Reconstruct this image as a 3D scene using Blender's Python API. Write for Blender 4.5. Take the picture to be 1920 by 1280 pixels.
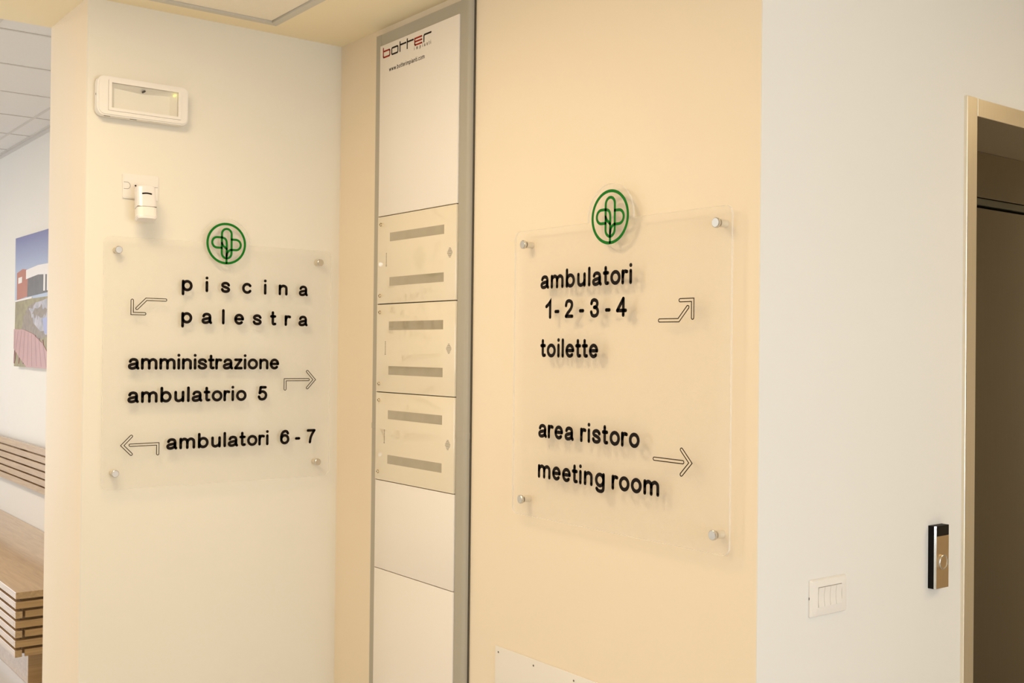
import bpy, bmesh, math, random
from mathutils import Matrix, Vector
random.seed(4)
R = math.radians
for o in list(bpy.data.objects):
    bpy.data.objects.remove(o)
scn = bpy.context.scene
C = scn.collection

# ------------------------------------------------------------------ camera
FPX = 2054.7                       # focal length in pixels of the 1920 px wide frame
cam_d = bpy.data.cameras.new('camera')
cam_d.sensor_width = 36.0
cam_d.lens = 36.0 * FPX / 1920.0
cam_d.clip_start = 0.02
cam = bpy.data.objects.new('camera', cam_d)
C.objects.link(cam)
yaw, pitch, roll = R(52.6233), R(0.45988), R(0.62404)
fwd = Vector((math.cos(pitch) * math.cos(yaw), math.cos(pitch) * math.sin(yaw), math.sin(pitch)))
rt0 = Vector((math.sin(yaw), -math.cos(yaw), 0))
up0 = rt0.cross(fwd)
rt = math.cos(roll) * rt0 + math.sin(roll) * up0
up = -math.sin(roll) * rt0 + math.cos(roll) * up0
m = Matrix((rt, up, -fwd)).transposed().to_4x4()
m.translation = (0, 0, 1.57)
cam.matrix_world = m
scn.camera = cam

# ------------------------------------------------------------------ world, daylight, exposure
LED_COL = (1.0, 0.77, 0.46)
DAY_COL = (0.97, 0.98, 1.0)
LED_W = 14.5
LOBBY_FILL_W = 10.0
DAY_END_W = 45.0
DAY_BACK_W = 60.0
DAY_FAR_W = 32.0
FAR_FILL_W = 30.0
w = bpy.data.worlds.new('daylight')
scn.world = w
w.use_nodes = True
bg = w.node_tree.nodes['Background']
bg.inputs[0].default_value = (0.62, 0.80, 1.0, 1)
bg.inputs[1].default_value = 1.2
scn.view_settings.view_transform = 'Standard'
scn.view_settings.look = 'None'
scn.view_settings.gamma = 1.0
scn.view_settings.use_curve_mapping = False
scn.view_settings.exposure = -0.09

def area_light(name, loc, direction, sx, sy, power, col):
    d = bpy.data.lights.new(name, 'AREA')
    d.shape = 'RECTANGLE'
    d.size, d.size_y = sx, sy
    d.energy = power
    d.color = col
    o = bpy.data.objects.new(name, d)
    C.objects.link(o)
    o.location = loc
    o.rotation_euler = Vector(direction).to_track_quat('-Z', 'Y').to_euler()
    return o

# daylight entering through the two real windows of the place (wall_back and wall_far_side)
area_light('window_daylight', (1.15, -1.82, 1.55), (0, 1, 0), 1.7, 1.7, DAY_BACK_W, DAY_COL)
area_light('window_daylight', (-2.72, 4.5, 1.6), (1, 0, 0), 1.3, 1.7, DAY_FAR_W, (1.0, 0.97, 0.93))

area_light('window_daylight', (-0.4, 10.32, 1.35), (0, -1, 0), 2.0, 2.2, DAY_END_W, (0.88, 0.92, 1.0))  # daylight for the added end window

# ------------------------------------------------------------------ key dimensions (metres)
XB, YA, YC = 1.792, 3.319, 1.4985   # planes of the yellow wall, the left white wall, the right white wall
XJ, YJ = 0.953, 3.72                # free end of the left white wall, its far face
XD = 1.765                          # wall of the room beyond
ZC, ZF = 2.596, 2.87                # ceilings

# ------------------------------------------------------------------ materials
def mat(name, col, rough=0.6, metal=0.0, spec=0.5, coat=0.0, noise=0.0, nscale=8.0, bump=0.0, bscale=300.0, aniso=None):
    mm = bpy.data.materials.new(name)
    mm.use_nodes = True
    nt = mm.node_tree
    p = nt.nodes['Principled BSDF']
    p.inputs['Base Color'].default_value = (*col, 1)
    p.inputs['Roughness'].default_value = rough
    p.inputs['Metallic'].default_value = metal
    p.inputs['Specular IOR Level'].default_value = spec
    p.inputs['Coat Weight'].default_value = coat
    p.inputs['Coat Roughness'].default_value = 0.0
    p.inputs['Coat IOR'].default_value = 1.75
    if noise or bump:
        tc = nt.nodes.new('ShaderNodeTexCoord')
        mp = nt.nodes.new('ShaderNodeMapping')
        nt.links.new(tc.outputs['Object'], mp.inputs['Vector'])
        if aniso:
            mp.inputs['Scale'].default_value = aniso
    if noise:
        n = nt.nodes.new('ShaderNodeTexNoise')
        n.inputs['Scale'].default_value = nscale
        n.inputs['Detail'].default_value = 4
        nt.links.new(mp.outputs[0], n.inputs['Vector'])
        mx = nt.nodes.new('ShaderNodeMix')
        mx.data_type = 'RGBA'
        mx.inputs['A'].default_value = (*[c * (1 - noise) for c in col], 1)
        mx.inputs['B'].default_value = (*[min(1, c * (1 + noise)) for c in col], 1)
        nt.links.new(n.outputs['Fac'], mx.inputs['Factor'])
        nt.links.new(mx.outputs['Result'], p.inputs['Base Color'])
    if bump:
        n2 = nt.nodes.new('ShaderNodeTexNoise')
        n2.inputs['Scale'].default_value = bscale
        n2.inputs['Detail'].default_value = 3
        nt.links.new(mp.outputs[0], n2.inputs['Vector'])
        b = nt.nodes.new('ShaderNodeBump')
        b.inputs['Strength'].default_value = bump
        b.inputs['Distance'].default_value = 0.001
        nt.links.new(n2.outputs['Fac'], b.inputs['Height'])
        nt.links.new(b.outputs[0], p.inputs['Normal'])
    return mm

M = {}
M['white_paint'] = mat('white_paint', (0.83, 0.81, 0.77), 0.62, spec=0.3, noise=0.012, nscale=3, bump=0.10, bscale=420)
M['warm_lit_white'] = mat('warm_lit_white', (0.82, 0.775, 0.68), 0.62, noise=0.012, nscale=3, bump=0.10, bscale=420)  # same white as the right wall, warm light put into the colour
M['cream_paint'] = mat('cream_paint', (0.90, 0.78, 0.615), 0.58, noise=0.012, nscale=3, bump=0.10, bscale=420)
M['ceiling_paint'] = mat('ceiling_paint', (0.93, 0.81, 0.57), 0.8, noise=0.012, nscale=3)
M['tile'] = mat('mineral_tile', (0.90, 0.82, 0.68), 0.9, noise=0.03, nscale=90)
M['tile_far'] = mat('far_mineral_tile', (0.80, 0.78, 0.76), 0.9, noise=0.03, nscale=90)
M['tbar'] = mat('ceiling_trim_metal', (0.62, 0.58, 0.50), 0.5)
M['tbar_far'] = mat('far_ceiling_trim', (0.66, 0.63, 0.60), 0.5)
M['floor'] = mat('floor_tile', (0.64, 0.62, 0.59), 0.2, noise=0.12, nscale=5)
M['grout'] = mat('grout', (0.30, 0.27, 0.24), 0.8)
M['dark_wood_wall'] = mat('dark_panelling', (0.05, 0.045, 0.03), 0.5, noise=0.2, nscale=4)
M['white_plastic'] = mat('white_plastic', (0.86, 0.82, 0.77), 0.35)
M['white_gloss'] = mat('glossy_white_plastic', (0.84, 0.79, 0.77), 0.14)
M['reflector'] = mat('lamp_reflector', (0.86, 0.82, 0.74), 0.4)
M['black'] = mat('black_plastic', (0.004, 0.003, 0.003), 0.5, spec=0.12)
M['black_gloss'] = mat('black_gloss', (0.006, 0.004, 0.003), 0.06, spec=0.2)
M['vinyl'] = mat('black_vinyl', (0.008, 0.004, 0.002), 0.5, spec=0.12)
M['vinyl_soft'] = mat('dark_outline_vinyl', (0.022, 0.010, 0.004), 0.5, spec=0.12)
M['green'] = mat('green_vinyl', (0.003, 0.17, 0.012), 0.5, spec=0.15)
M['red'] = mat('red_print', (0.36, 0.022, 0.008), 0.5, spec=0.15)
M['ink'] = mat('black_print', (0.012, 0.007, 0.006), 0.5, spec=0.15)
M['ink_soft'] = mat('grey_print', (0.12, 0.10, 0.08), 0.5)
M['panel_white'] = mat('matt_white_panel', (0.87, 0.805, 0.73), 0.55)
M['door_cream'] = mat('glossy_cream_door', (0.82, 0.72, 0.55), 0.5, spec=0.3, coat=1.0)
M['strip'] = mat('smoked_window_strip', (0.40, 0.345, 0.25), 0.12, coat=0.6, noise=0.10, nscale=22)
M['cab_grey'] = mat('grey_painted_metal', (0.42, 0.385, 0.315), 0.42)
M['cab_dark'] = mat('cabinet_gap', (0.10, 0.085, 0.06), 0.7)
M['gap_shade'] = mat('dark_gap_shade', (0.07, 0.062, 0.045), 0.6)  # dark tone of the shaded cabinet gap, shared by the small slots
M['chrome'] = mat('satin_nickel', (0.66, 0.65, 0.63), 0.27, metal=1.0)
M['polished'] = mat('polished_chrome', (0.80, 0.84, 0.88), 0.12, metal=1.0)
M['nylon'] = mat('pale_nylon', (0.72, 0.63, 0.48), 0.6)
M['screw'] = mat('brass_screw', (0.62, 0.52, 0.36), 0.25, metal=1.0)
M['steel'] = mat('brushed_steel', (0.90, 0.83, 0.70), 0.36, metal=1.0, noise=0.05, nscale=6, aniso=(60, 60, 1.5))
M['steel_shaded'] = mat('shaded_brushed_steel', (0.17, 0.14, 0.095), 0.30, metal=1.0, noise=0.06, nscale=6, aniso=(60, 60, 1.5))  # same steel, with recess shade and dark reflections put into its colour
M['bronze'] = mat('brushed_bronze_plate', (0.66, 0.50, 0.31), 0.42, metal=1.0, noise=0.04, nscale=8, aniso=(50, 50, 2))
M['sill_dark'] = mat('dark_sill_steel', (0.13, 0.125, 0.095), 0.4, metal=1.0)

def wood(name, c1, c2, scale):
    mm = bpy.data.materials.new(name)
    mm.use_nodes = True
    nt = mm.node_tree
    p = nt.nodes['Principled BSDF']
    p.inputs['Roughness'].default_value = 0.45
    p.inputs['Coat Weight'].default_value = 0.8
    p.inputs['Coat Roughness'].default_value = 0.12
    tc = nt.nodes.new('ShaderNodeTexCoord')
    mp = nt.nodes.new('ShaderNodeMapping')
    mp.inputs['Scale'].default_value = scale
    n = nt.nodes.new('ShaderNodeTexNoise')
    n.inputs['Scale'].default_value = 1.0
    n.inputs['Detail'].default_value = 6
    n.inputs['Distortion'].default_value = 1.2
    cr = nt.nodes.new('ShaderNodeValToRGB')
    cr.color_ramp.elements[0].position = 0.32
    cr.color_ramp.elements[0].color = (*c1, 1)
    cr.color_ramp.elements[1].position = 0.68
    cr.color_ramp.elements[1].color = (*c2, 1)
    nt.links.new(tc.outputs['Object'], mp.inputs['Vector'])
    nt.links.new(mp.outputs[0], n.inputs['Vector'])
    nt.links.new(n.outputs['Fac'], cr.inputs['Fac'])
    nt.links.new(cr.outputs['Color'], p.inputs['Base Color'])
    return mm
M['oak'] = wood('oak', (0.43, 0.27, 0.12), (0.56, 0.37, 0.18), (45, 3, 60))
M['oak_end'] = wood('oak_across', (0.40, 0.235, 0.085), (0.52, 0.32, 0.13), (3, 45, 60))
M['oak_shadow'] = wood('oak_core', (0.38, 0.25, 0.11), (0.45, 0.30, 0.14), (6, 6, 30))

def acrylic(name, haze, tint, gloss):
    mm = bpy.data.materials.new(name)
    mm.use_nodes = True
    nt = mm.node_tree
    nt.nodes.remove(nt.nodes['Principled BSDF'])
    out = nt.nodes['Material Output']
    tr = nt.nodes.new('ShaderNodeBsdfTransparent')
    tr.inputs[0].default_value = (*tint, 1)
    df = nt.nodes.new('ShaderNodeBsdfDiffuse')
    df.inputs[0].default_value = (0.93, 0.91, 0.88, 1)
    tl = nt.nodes.new('ShaderNodeBsdfTranslucent')
    tl.inputs[0].default_value = (0.93, 0.91, 0.88, 1)
    a = nt.nodes.new('ShaderNodeMixShader')
    a.inputs[0].default_value = 0.4
    nt.links.new(df.outputs[0], a.inputs[1])
    nt.links.new(tl.outputs[0], a.inputs[2])
    b = nt.nodes.new('ShaderNodeMixShader')
    b.inputs[0].default_value = haze
    nt.links.new(tr.outputs[0], b.inputs[1])
    nt.links.new(a.outputs[0], b.inputs[2])
    gl = nt.nodes.new('ShaderNodeBsdfGlossy')
    gl.inputs['Roughness'].default_value = 0.12
    fr = nt.nodes.new('ShaderNodeFresnel')
    fr.inputs[0].default_value = 1.45
    mu = nt.nodes.new('ShaderNodeMath')
    mu.operation = 'MULTIPLY'
    mu.inputs[1].default_value = gloss
    ge = nt.nodes.new('ShaderNodeNewGeometry')      # reflect on the outer face only
    sb = nt.nodes.new('ShaderNodeMath')
    sb.operation = 'SUBTRACT'
    sb.inputs[0].default_value = 1.0
    nt.links.new(ge.outputs['Backfacing'], sb.inputs[1])
    m2 = nt.nodes.new('ShaderNodeMath')
    m2.operation = 'MULTIPLY'
    nt.links.new(fr.outputs[0], m2.inputs[0])
    nt.links.new(sb.outputs[0], m2.inputs[1])
    nt.links.new(m2.outputs[0], mu.inputs[0])
    c = nt.nodes.new('ShaderNodeMixShader')
    nt.links.new(mu.outputs[0], c.inputs[0])
    nt.links.new(b.outputs[0], c.inputs[1])
    nt.links.new(gl.outputs[0], c.inputs[2])
    nt.links.new(c.outputs[0], out.inputs[0])
    return mm
M['acrylic'] = acrylic('frosted_acrylic', 0.075, (0.997, 0.997, 0.995), 0.6)
M['acrylic_edge'] = acrylic('polished_acrylic_edge', 0.55, (0.98, 0.98, 0.97), 0.5)
M['clear'] = acrylic('clear_lens', 0.04, (0.995, 0.995, 0.99), 0.6)
M['pane'] = acrylic('window_pane', 0.0, (0.97, 0.98, 0.98), 0.5)

def emitter(name, col, strength):
    mm = bpy.data.materials.new(name)
    mm.use_nodes = True
    p = mm.node_tree.nodes['Principled BSDF']
    p.inputs['Base Color'].default_value = (*col, 1)
    p.inputs['Emission Color'].default_value = (*col, 1)
    p.inputs['Emission Strength'].default_value = strength
    return mm
M['led'] = emitter('indicator_led', (1.0, 0.92, 0.32), 0.9)
M['diffuser'] = emitter('lamp_diffuser', (1.0, 0.86, 0.66), 3.0)

# ------------------------------------------------------------------ builders
def new_bm():
    return bmesh.new()

def bx(bm, x0, x1, y0, y1, z0, z1, bev=0.0, seg=2, mi=0):
    r = bmesh.ops.create_cube(bm, size=1.0)
    vs = r['verts']
    for v in vs:
        v.co = Vector((x0 + (v.co.x + .5) * (x1 - x0), y0 + (v.co.y + .5) * (y1 - y0), z0 + (v.co.z + .5) * (z1 - z0)))
    fs = set(f for v in vs for f in v.link_faces)
    for f in fs:
        f.material_index = mi
    if bev > 0:
        es = list(set(e for v in vs for e in v.link_edges))
        bmesh.ops.bevel(bm, geom=es, offset=bev, segments=seg, profile=0.5, affect='EDGES', clamp_overlap=True)
    return bm

def prism(bm, pts, y0, y1, mi=0, mi_side=None):
    """polygon given in (x, z), extruded between y0 (front, towards the room) and y1"""
    if mi_side is None:
        mi_side = mi
    a = [bm.verts.new((p[0], y0, p[1])) for p in pts]
    b = [bm.verts.new((p[0], y1, p[1])) for p in pts]
    n = len(pts)
    f = bm.faces.new(a); f.material_index = mi
    f = bm.faces.new(b[::-1]); f.material_index = mi
    for i in range(n):
        j = (i + 1) % n
        f = bm.faces.new((a[j], a[i], b[i], b[j])); f.material_index = mi_side
    return bm

def rrect(x0, x1, z0, z1, r, n=6):
    pts = []
    for cx, cz, a0 in ((x1 - r, z0 + r, -90), (x1 - r, z1 - r, 0), (x0 + r, z1 - r, 90), (x0 + r, z0 + r, 180)):
        for i in range(n + 1):
            a = R(a0 + 90 * i / n)
            pts.append((cx + r * math.cos(a), cz + r * math.sin(a)))
    return pts

def lathe(bm, prof, cx, cz, n=28, mi=0):
    """profile of (radius, y) turned about the local y axis"""
    rings = []
    for r, y in prof:
        if r < 1e-6:
            rings.append([bm.verts.new((cx, y, cz))])
        else:
            rings.append([bm.verts.new((cx + r * math.cos(2 * math.pi * i / n), y, cz + r * math.sin(2 * math.pi * i / n))) for i in range(n)])
    for a, b in zip(rings, rings[1:]):
        for i in range(n):
            j = (i + 1) % n
            if len(a) == 1 and len(b) == 1:
                continue
            if len(a) == 1:
                f = bm.faces.new((a[0], b[j], b[i]))
            elif len(b) == 1:
                f = bm.faces.new((a[i], a[j], b[0]))
            else:
                f = bm.faces.new((a[i], a[j], b[j], b[i]))
            f.material_index = mi
            f.smooth = True
    return bm

def crom(pts, n=7, closed=False):
    out = []
    N = len(pts)
    rng = range(N) if closed else range(N - 1)
    for i in rng:
        if closed:
            p0, p1, p2, p3 = pts[i - 1], pts[i], pts[(i + 1) % N], pts[(i + 2) % N]
        else:
            p1, p2 = pts[i], pts[i + 1]
            p0 = pts[i - 1] if i else (2 * p1[0] - p2[0], 2 * p1[1] - p2[1])
            p3 = pts[i + 2] if i + 2 < N else (2 * p2[0] - p1[0], 2 * p2[1] - p1[1])
        for k in range(n):
            t = k / n
            out.append(tuple(0.5 * (2 * p1[q] + (p2[q] - p0[q]) * t + (2 * p0[q] - 5 * p1[q] + 4 * p2[q] - p3[q]) * t * t
                                    + (3 * p1[q] - p0[q] - 3 * p2[q] + p3[q]) * t ** 3) for q in (0, 1)))
    if not closed:
        out.append(tuple(pts[-1]))
    return out

def offset_sides(P, hw, closed):
    n = len(P)
    L, Rr = [], []
    for i in range(n):
        a = P[i - 1] if (i or closed) else None
        c = P[(i + 1) % n] if (i < n - 1 or closed) else None
        b = P[i]
        def nrm(u, v):
            d = (v[0] - u[0], v[1] - u[1]); l = math.hypot(*d) or 1e-9
            return (-d[1] / l, d[0] / l)
        n1 = nrm(a, b) if a else nrm(b, c)
        n2 = nrm(b, c) if c else n1
        s = (n1[0] + n2[0], n1[1] + n2[1]); l2 = s[0] ** 2 + s[1] ** 2
        k = 2 / max(l2, 0.6)
        q = (s[0] * k / 1, s[1] * k / 1)
        L.append((b[0] + q[0] * hw, b[1] + q[1] * hw)); Rr.append((b[0] - q[0] * hw, b[1] - q[1] * hw))
    return L, Rr

def ribbon(bm, P, hw, y0, y1, closed=False, caps=True, mi=0):
    """flat band of half width hw along the (x, z) polyline, from y0 (front) back to y1"""
    L, Rr = offset_sides(P, hw, closed)
    n = len(P)
    def V(p, y): return bm.verts.new((p[0], y, p[1]))
    lf = [V(p, y0) for p in L]; rf = [V(p, y0) for p in Rr]; lb = [V(p, y1) for p in L]; rb = [V(p, y1) for p in Rr]
    for i in range(n if closed else n - 1):
        j = (i + 1) % n
        for q in ((lf[i], rf[i], rf[j], lf[j]), (lb[j], lb[i], lf[i], lf[j]), (rf[i], rb[i], rb[j], rf[j])):
            try:
                bm.faces.new(q).material_index = mi
            except ValueError:
                pass
    if caps and not closed:
        for e, pr in ((0, 1), (n - 1, n - 2)):
            disc(bm, P[e], hw, y0, y1, mi)

def disc(bm, c, r, y0, y1, mi=0, n=16, rz=None):
    rz = rz or r
    pts = [(c[0] + r * math.cos(2 * math.pi * i / n), c[1] + rz * math.sin(2 * math.pi * i / n)) for i in range(n)]
    a = [bm.verts.new((p[0], y0, p[1])) for p in pts]; b = [bm.verts.new((p[0], y1, p[1])) for p in pts]
    bm.faces.new(a).material_index = mi
    for i in range(n):
        bm.faces.new((a[(i + 1) % n], a[i], b[i], b[(i + 1) % n])).material_index = mi

def obj(name, bm, mats, parent=None, loc=None, rotz=0.0, smooth=False):
    bmesh.ops.recalc_face_normals(bm, faces=bm.faces)
    me = bpy.data.meshes.new(name)
    bm.to_mesh(me)
    bm.free()
    if not isinstance(mats, (list, tuple)):
        mats = [mats]
    for k in mats:
        me.materials.append(M[k])
    if smooth:
        for p in me.polygons:
            p.use_smooth = True
    me.set_sharp_from_angle(angle=R(32))
    o = bpy.data.objects.new(name, me)
    C.objects.link(o)
    if parent:
        o.parent = parent
    if loc:
        o.location = loc
    o.rotation_euler[2] = rotz
    return o

def share(src, parent, loc):
    o = src.copy()
    C.objects.link(o)
    o.parent = parent
    o.location = loc
    return o

def thing(name, label, cat, loc, rotz=0.0, group=None):
    o = bpy.data.objects.new(name, None)
    o.empty_display_size = 0.05
    C.objects.link(o)
    o.location = loc
    o.rotation_euler[2] = rotz
    o['label'] = label
    o['category'] = cat
    if group:
        o['group'] = group
    return o

def struct(name, bm, mats, label=None):
    o = obj(name, bm, mats)
    o['kind'] = 'structure'
    if label:
        o['label'] = label
    return o

WALL_B = R(-90)      # local x runs towards the camera along the yellow wall, local y into the wall

# ------------------------------------------------------------------ setting
bm = new_bm(); bx(bm, -2.6, 5.4, -1.7, 10.2, -0.1, 0.0)
struct('floor', bm, 'floor', 'pale stone-coloured floor')

# left white wall with its yellow end face
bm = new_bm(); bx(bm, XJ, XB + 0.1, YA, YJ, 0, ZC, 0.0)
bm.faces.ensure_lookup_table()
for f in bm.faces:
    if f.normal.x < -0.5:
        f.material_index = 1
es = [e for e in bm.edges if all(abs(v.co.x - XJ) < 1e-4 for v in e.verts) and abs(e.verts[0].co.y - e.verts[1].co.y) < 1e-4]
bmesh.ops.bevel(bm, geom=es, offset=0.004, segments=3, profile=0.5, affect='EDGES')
struct('wall_left', bm, ['warm_lit_white', 'cream_paint'], 'white wall with a cream end face at the passage')
# yellow wall
bm = new_bm(); bx(bm, XB, XB + 0.16, YC + 0.0015, YA, 0, ZC)
struct('wall_centre', bm, 'cream_paint', 'cream yellow wall carrying the cabinet and the right sign')
# right white wall with the lift opening
LX0, LX1, LZ = 2.600, 3.83, 2.19
bm = new_bm()
prism(bm, [(XB + 0.0005, 0), (LX0, 0), (LX0, LZ), (LX1, LZ), (LX1, 0), (5.2, 0), (5.2, ZC), (XB + 0.0005, ZC)], YC, YC + 0.34)
struct('wall_right', bm, 'white_paint', 'white wall beside the elevator')
# room beyond
bm = new_bm(); bx(bm, XD, XD + 0.2, YJ, 10.0, 0, ZF)
struct('wall_beyond', bm, 'white_paint', 'white wall of the waiting area beyond the passage')
# outer walls that close the place behind the camera
def wall_with_window(name, horizontal, a0, a1, plane0, plane1, w0, w1, z0, z1, top, mk):
    bm = new_bm()
    for (p, q, lo, hi) in ((a0, w0, 0, top), (w1, a1, 0, top), (w0, w1, 0, z0), (w0, w1, z1, top)):
        if horizontal:
            bx(bm, p, q, plane0, plane1, lo, hi)
        else:
            bx(bm, plane0, plane1, p, q, lo, hi)
    return struct(name, bm, mk)
wall_with_window('wall_back', True, -2.6, 2.1, -1.7, -1.5, 0.3, 2.0, 0.7, 2.4, ZC, 'white_paint')
wall_with_window('wall_side', False, -1.7, 10.0, -2.6, -2.42, 3.85, 5.15, 0.75, 2.45, ZF, 'white_paint')
wall_with_window('wall_end', True, -2.6, XD, 10.0, 10.2, -1.4, 0.6, 0.25, 2.45, ZF, 'white_paint')
bm = new_bm(); bx(bm, 2.3, 5.2, -1.3, -1.1, 0, ZC)
struct('wall_opposite', bm, 'cream_paint', 'cream wall across from the elevator')
bm = new_bm(); bx(bm, 2.1, 2.3, -1.7, -1.1, 0, ZC)
struct('wall_return', bm, 'cream_paint')
bm = new_bm(); bx(bm, 5.2, 5.4, -1.3, YC + 0.32, 0, ZC)
struct('wall_corridor_end', bm, 'white_paint')

def window(name, horizontal, plane, w0, w1, z0, z1, n):
    bm = new_bm()
    f, d = 0.05, 0.03
    def b(p, q, lo, hi, dd=d):
        if horizontal: bx(bm, p, q, plane - dd, plane + dd, lo, hi)
        else: bx(bm, plane - dd, plane + dd, p, q, lo, hi)
    b(w0, w1, z0, z0 + f); b(w0, w1, z1 - f, z1); b(w0, w0 + f, z0 + f, z1 - f); b(w1 - f, w1, z0 + f, z1 - f)
    for i in range(1, n):
        c = w0 + (w1 - w0) * i / n
        b(c - f / 2, c + f / 2, z0 + f, z1 - f)
    o = struct(name, bm, 'white_plastic')
    bm = new_bm()
    if horizontal: bx(bm, w0 + f, w1 - f, plane - .004, plane + .004, z0 + f, z1 - f)
    else: bx(bm, plane - .004, plane + .004, w0 + f, w1 - f, z0 + f, z1 - f)
    obj('pane', bm, 'pane', o)
window('window_1', True, -1.6, 0.3, 2.0, 0.7, 2.4, 2)
window('added_window', True, 10.1, -1.4, 0.6, 0.25, 2.45, 2)  # end window added for a pale reflection on the bench fronts
window('window_2', False, -2.51, 3.85, 5.15, 0.75, 2.45, 2)

# near ceiling: plaster border round a field of 600 mm tiles
FX1, FY1, NT = 1.510, 3.233, 5
FX0, FY0 = FX1 - (0.6 * NT + 0.05), FY1 - (0.6 * NT + 0.05)
bm = new_bm()
T = 0.14
for (x0, x1, y0, y1) in ((-2.6, 5.2, FY1, YJ), (-2.6, 5.2, -1.7, FY0), (-2.6, FX0, FY0, FY1), (FX1, 5.2, FY0, FY1)):
    bx(bm, x0, x1, y0, y1, ZC, ZC + T)
ceil = struct('ceiling', bm, 'ceiling_paint', 'cream plaster ceiling border')
bm = new_bm(); bx(bm, -2.6, 5.2, -1.7, YJ, ZC + T, ZF + 0.25)
struct('ceiling_void', bm, 'ceiling_paint')
t = 0.025
bm = new_bm()                                   # mitred edge trim, one bar per side
prism(bm, [(FX1, 0), (FX0, 0), (FX0 + t, t), (FX1 - t, t)], 0, 0.02)
def trim_bar(pts):
    bm = new_bm()
    a = [bm.verts.new((x, y, ZC - 0.0015)) for x, y in pts]; b = [bm.verts.new((x, y, ZC + 0.03)) for x, y in pts]
    bm.faces.new(a); bm.faces.new(b[::-1])
    for i in range(4):
        bm.faces.new((a[i], a[(i + 1) % 4], b[(i + 1) % 4], b[i]))
    obj('ceiling_trim', bm, 'tbar', ceil)
bm.free()
g = 0.0006
trim_bar([(FX0, FY1), (FX1, FY1), (FX1 - t - g, FY1 - t), (FX0 + t, FY1 - t)])
trim_bar([(FX1, FY1 - g), (FX1, FY0), (FX1 - t, FY0 + t), (FX1 - t, FY1 - t - g)])
trim_bar([(FX1, FY0), (FX0, FY0), (FX0 + t, FY0 + t), (FX1 - t, FY0 + t)])
trim_bar([(FX0, FY0), (FX0, FY1), (FX0 + t, FY1 - t), (FX0 + t, FY0 + t)])
bm = new_bm(); bx(bm, -.2985, .2985, -.2985, .2985, 0.004, 0.02, 0.002, 1)
tile0 = obj('ceiling_tile', bm, 'tile', ceil)
LED_AT = [(1, 1), (3, 3)]                          # (column from the yellow wall, row from the white wall)
first = True
for i in range(NT):
    for j in range(NT):
        if (i, j) in LED_AT:
            continue
        p = (FX1 - t - 0.3 - 0.6 * i, FY1 - t - 0.3 - 0.6 * j, ZC)
        if first:
            tile0.location = p; first = False
        else:
            share(tile0, ceil, p)
bm = new_bm()
for k in range(1, NT):
    bx(bm, FX0 + t, FX1 - t, FY0 + t + .6 * k - .007, FY0 + t + .6 * k + .007, ZC + .0005, ZC + 0.02)
    bx(bm, FX0 + t + .6 * k - .007, FX0 + t + .6 * k + .007, FY0 + t, FY1 - t, ZC + .0008, ZC + 0.0195)
obj('grid_bar', bm, 'tbar', ceil)
def led_panel(label, cx, cy, cz, power, col):
    lp = thing('led_ceiling_panel', label, 'ceiling light', (cx, cy, cz), 0, 'recessed LED panels')
    bm = new_bm()
    for (x0, x1, y0, y1) in ((-.292, .292, .28, .292), (-.292, .292, -.292, -.28), (-.292, -.28, -.28, .28), (.28, .292, -.28, .28)):
        bx(bm, x0, x1, y0, y1, -0.003, 0.015)
    obj('frame', bm, 'white_plastic', lp)
    bm = new_bm(); bx(bm, -.28, .28, -.28, .28, 0.004, 0.014)
    obj('diffuser', bm, 'diffuser', lp)
    l = area_light('led_light', (0, 0, -0.004), (0, 0, -1), .55, .55, power, col)
    l.parent = lp
for label, (i, j) in zip(('square LED panel set in the ceiling tiles nearest the two signs', 'square LED panel set in the ceiling tiles farther behind the camera'), LED_AT):
    led_panel(label, FX1 - t - 0.3 - 0.6 * i, FY1 - t - 0.3 - 0.6 * j, ZC, LED_W, LED_COL)
for label, y in (('unseen LED panel added to brighten the far room, nearer the passage', 5.763), ('unseen LED panel added to brighten the far room, nearer the end wall', 7.562)):
    led_panel(label, -0.48, y, ZF, FAR_FILL_W, (1.0, 0.84, 0.66))  # far panels are added, out of view, to brighten the far wall
led_panel('unseen LED panel added on the lobby ceiling to brighten the elevator front', 3.5, 0.25, ZC - .0155, LOBBY_FILL_W, LED_COL)  # added out of view to brighten the steel post and right wall

# ceiling of the room beyond: 600 mm tiles in a white grid
bm = new_bm(); bx(bm, -2.6, XD + 0.2, YJ, 10.2, ZF + 0.016, ZF + 0.2)
fceil = struct('ceiling_beyond', bm, 'tile_far', 'white suspended tile ceiling beyond the passage')
bm = new_bm(); bx(bm, -.2945, .2945, -.2945, .2945, 0.003, 0.016, 0.002, 1)
ft0 = obj('ceiling_tile', bm, 'tile_far', fceil)
first = True
for i in range(7):
    for j in range(10):
        if i == 3 and j in (3, 6):
            continue                                  # the added LED panels sit here
        p = (1.32 - 0.6 * i, 4.264 + 0.3 + 0.5995 * (j - 1), ZF)
        if first: ft0.location = p; first = False
        else: share(ft0, fceil, p)
bm = new_bm(); bx(bm, -.0575, .0575, -.2945, .2945, 0.003, 0.016, 0.002, 1)
ft1 = obj('ceiling_tile', bm, 'tile_far', fceil, (1.6865, 4.264 - 0.2995, ZF))
for j in range(1, 10):
    share(ft1, fceil, (1.6865, 4.264 + 0.3 + 0.5995 * (j - 1), ZF))
bm = new_bm()
for k in range(-1, 10):
    y = 4.264 + 0.5995 * k
    if YJ < y < 10: bx(bm, -2.4, XD, y - .008, y + .008, ZF, ZF + 0.014)
for k in range(0, 7):
    x = 1.62 - 0.6 * k
    bx(bm, x - .008, x + .008, YJ, 10, ZF + .0004, ZF + 0.0135)
obj('grid_bar', bm, 'tbar_far', fceil)
bm = new_bm(); bx(bm, XD - 0.022, XD, YJ, 10, ZF - 0.0012, ZF + 0.014)
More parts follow.
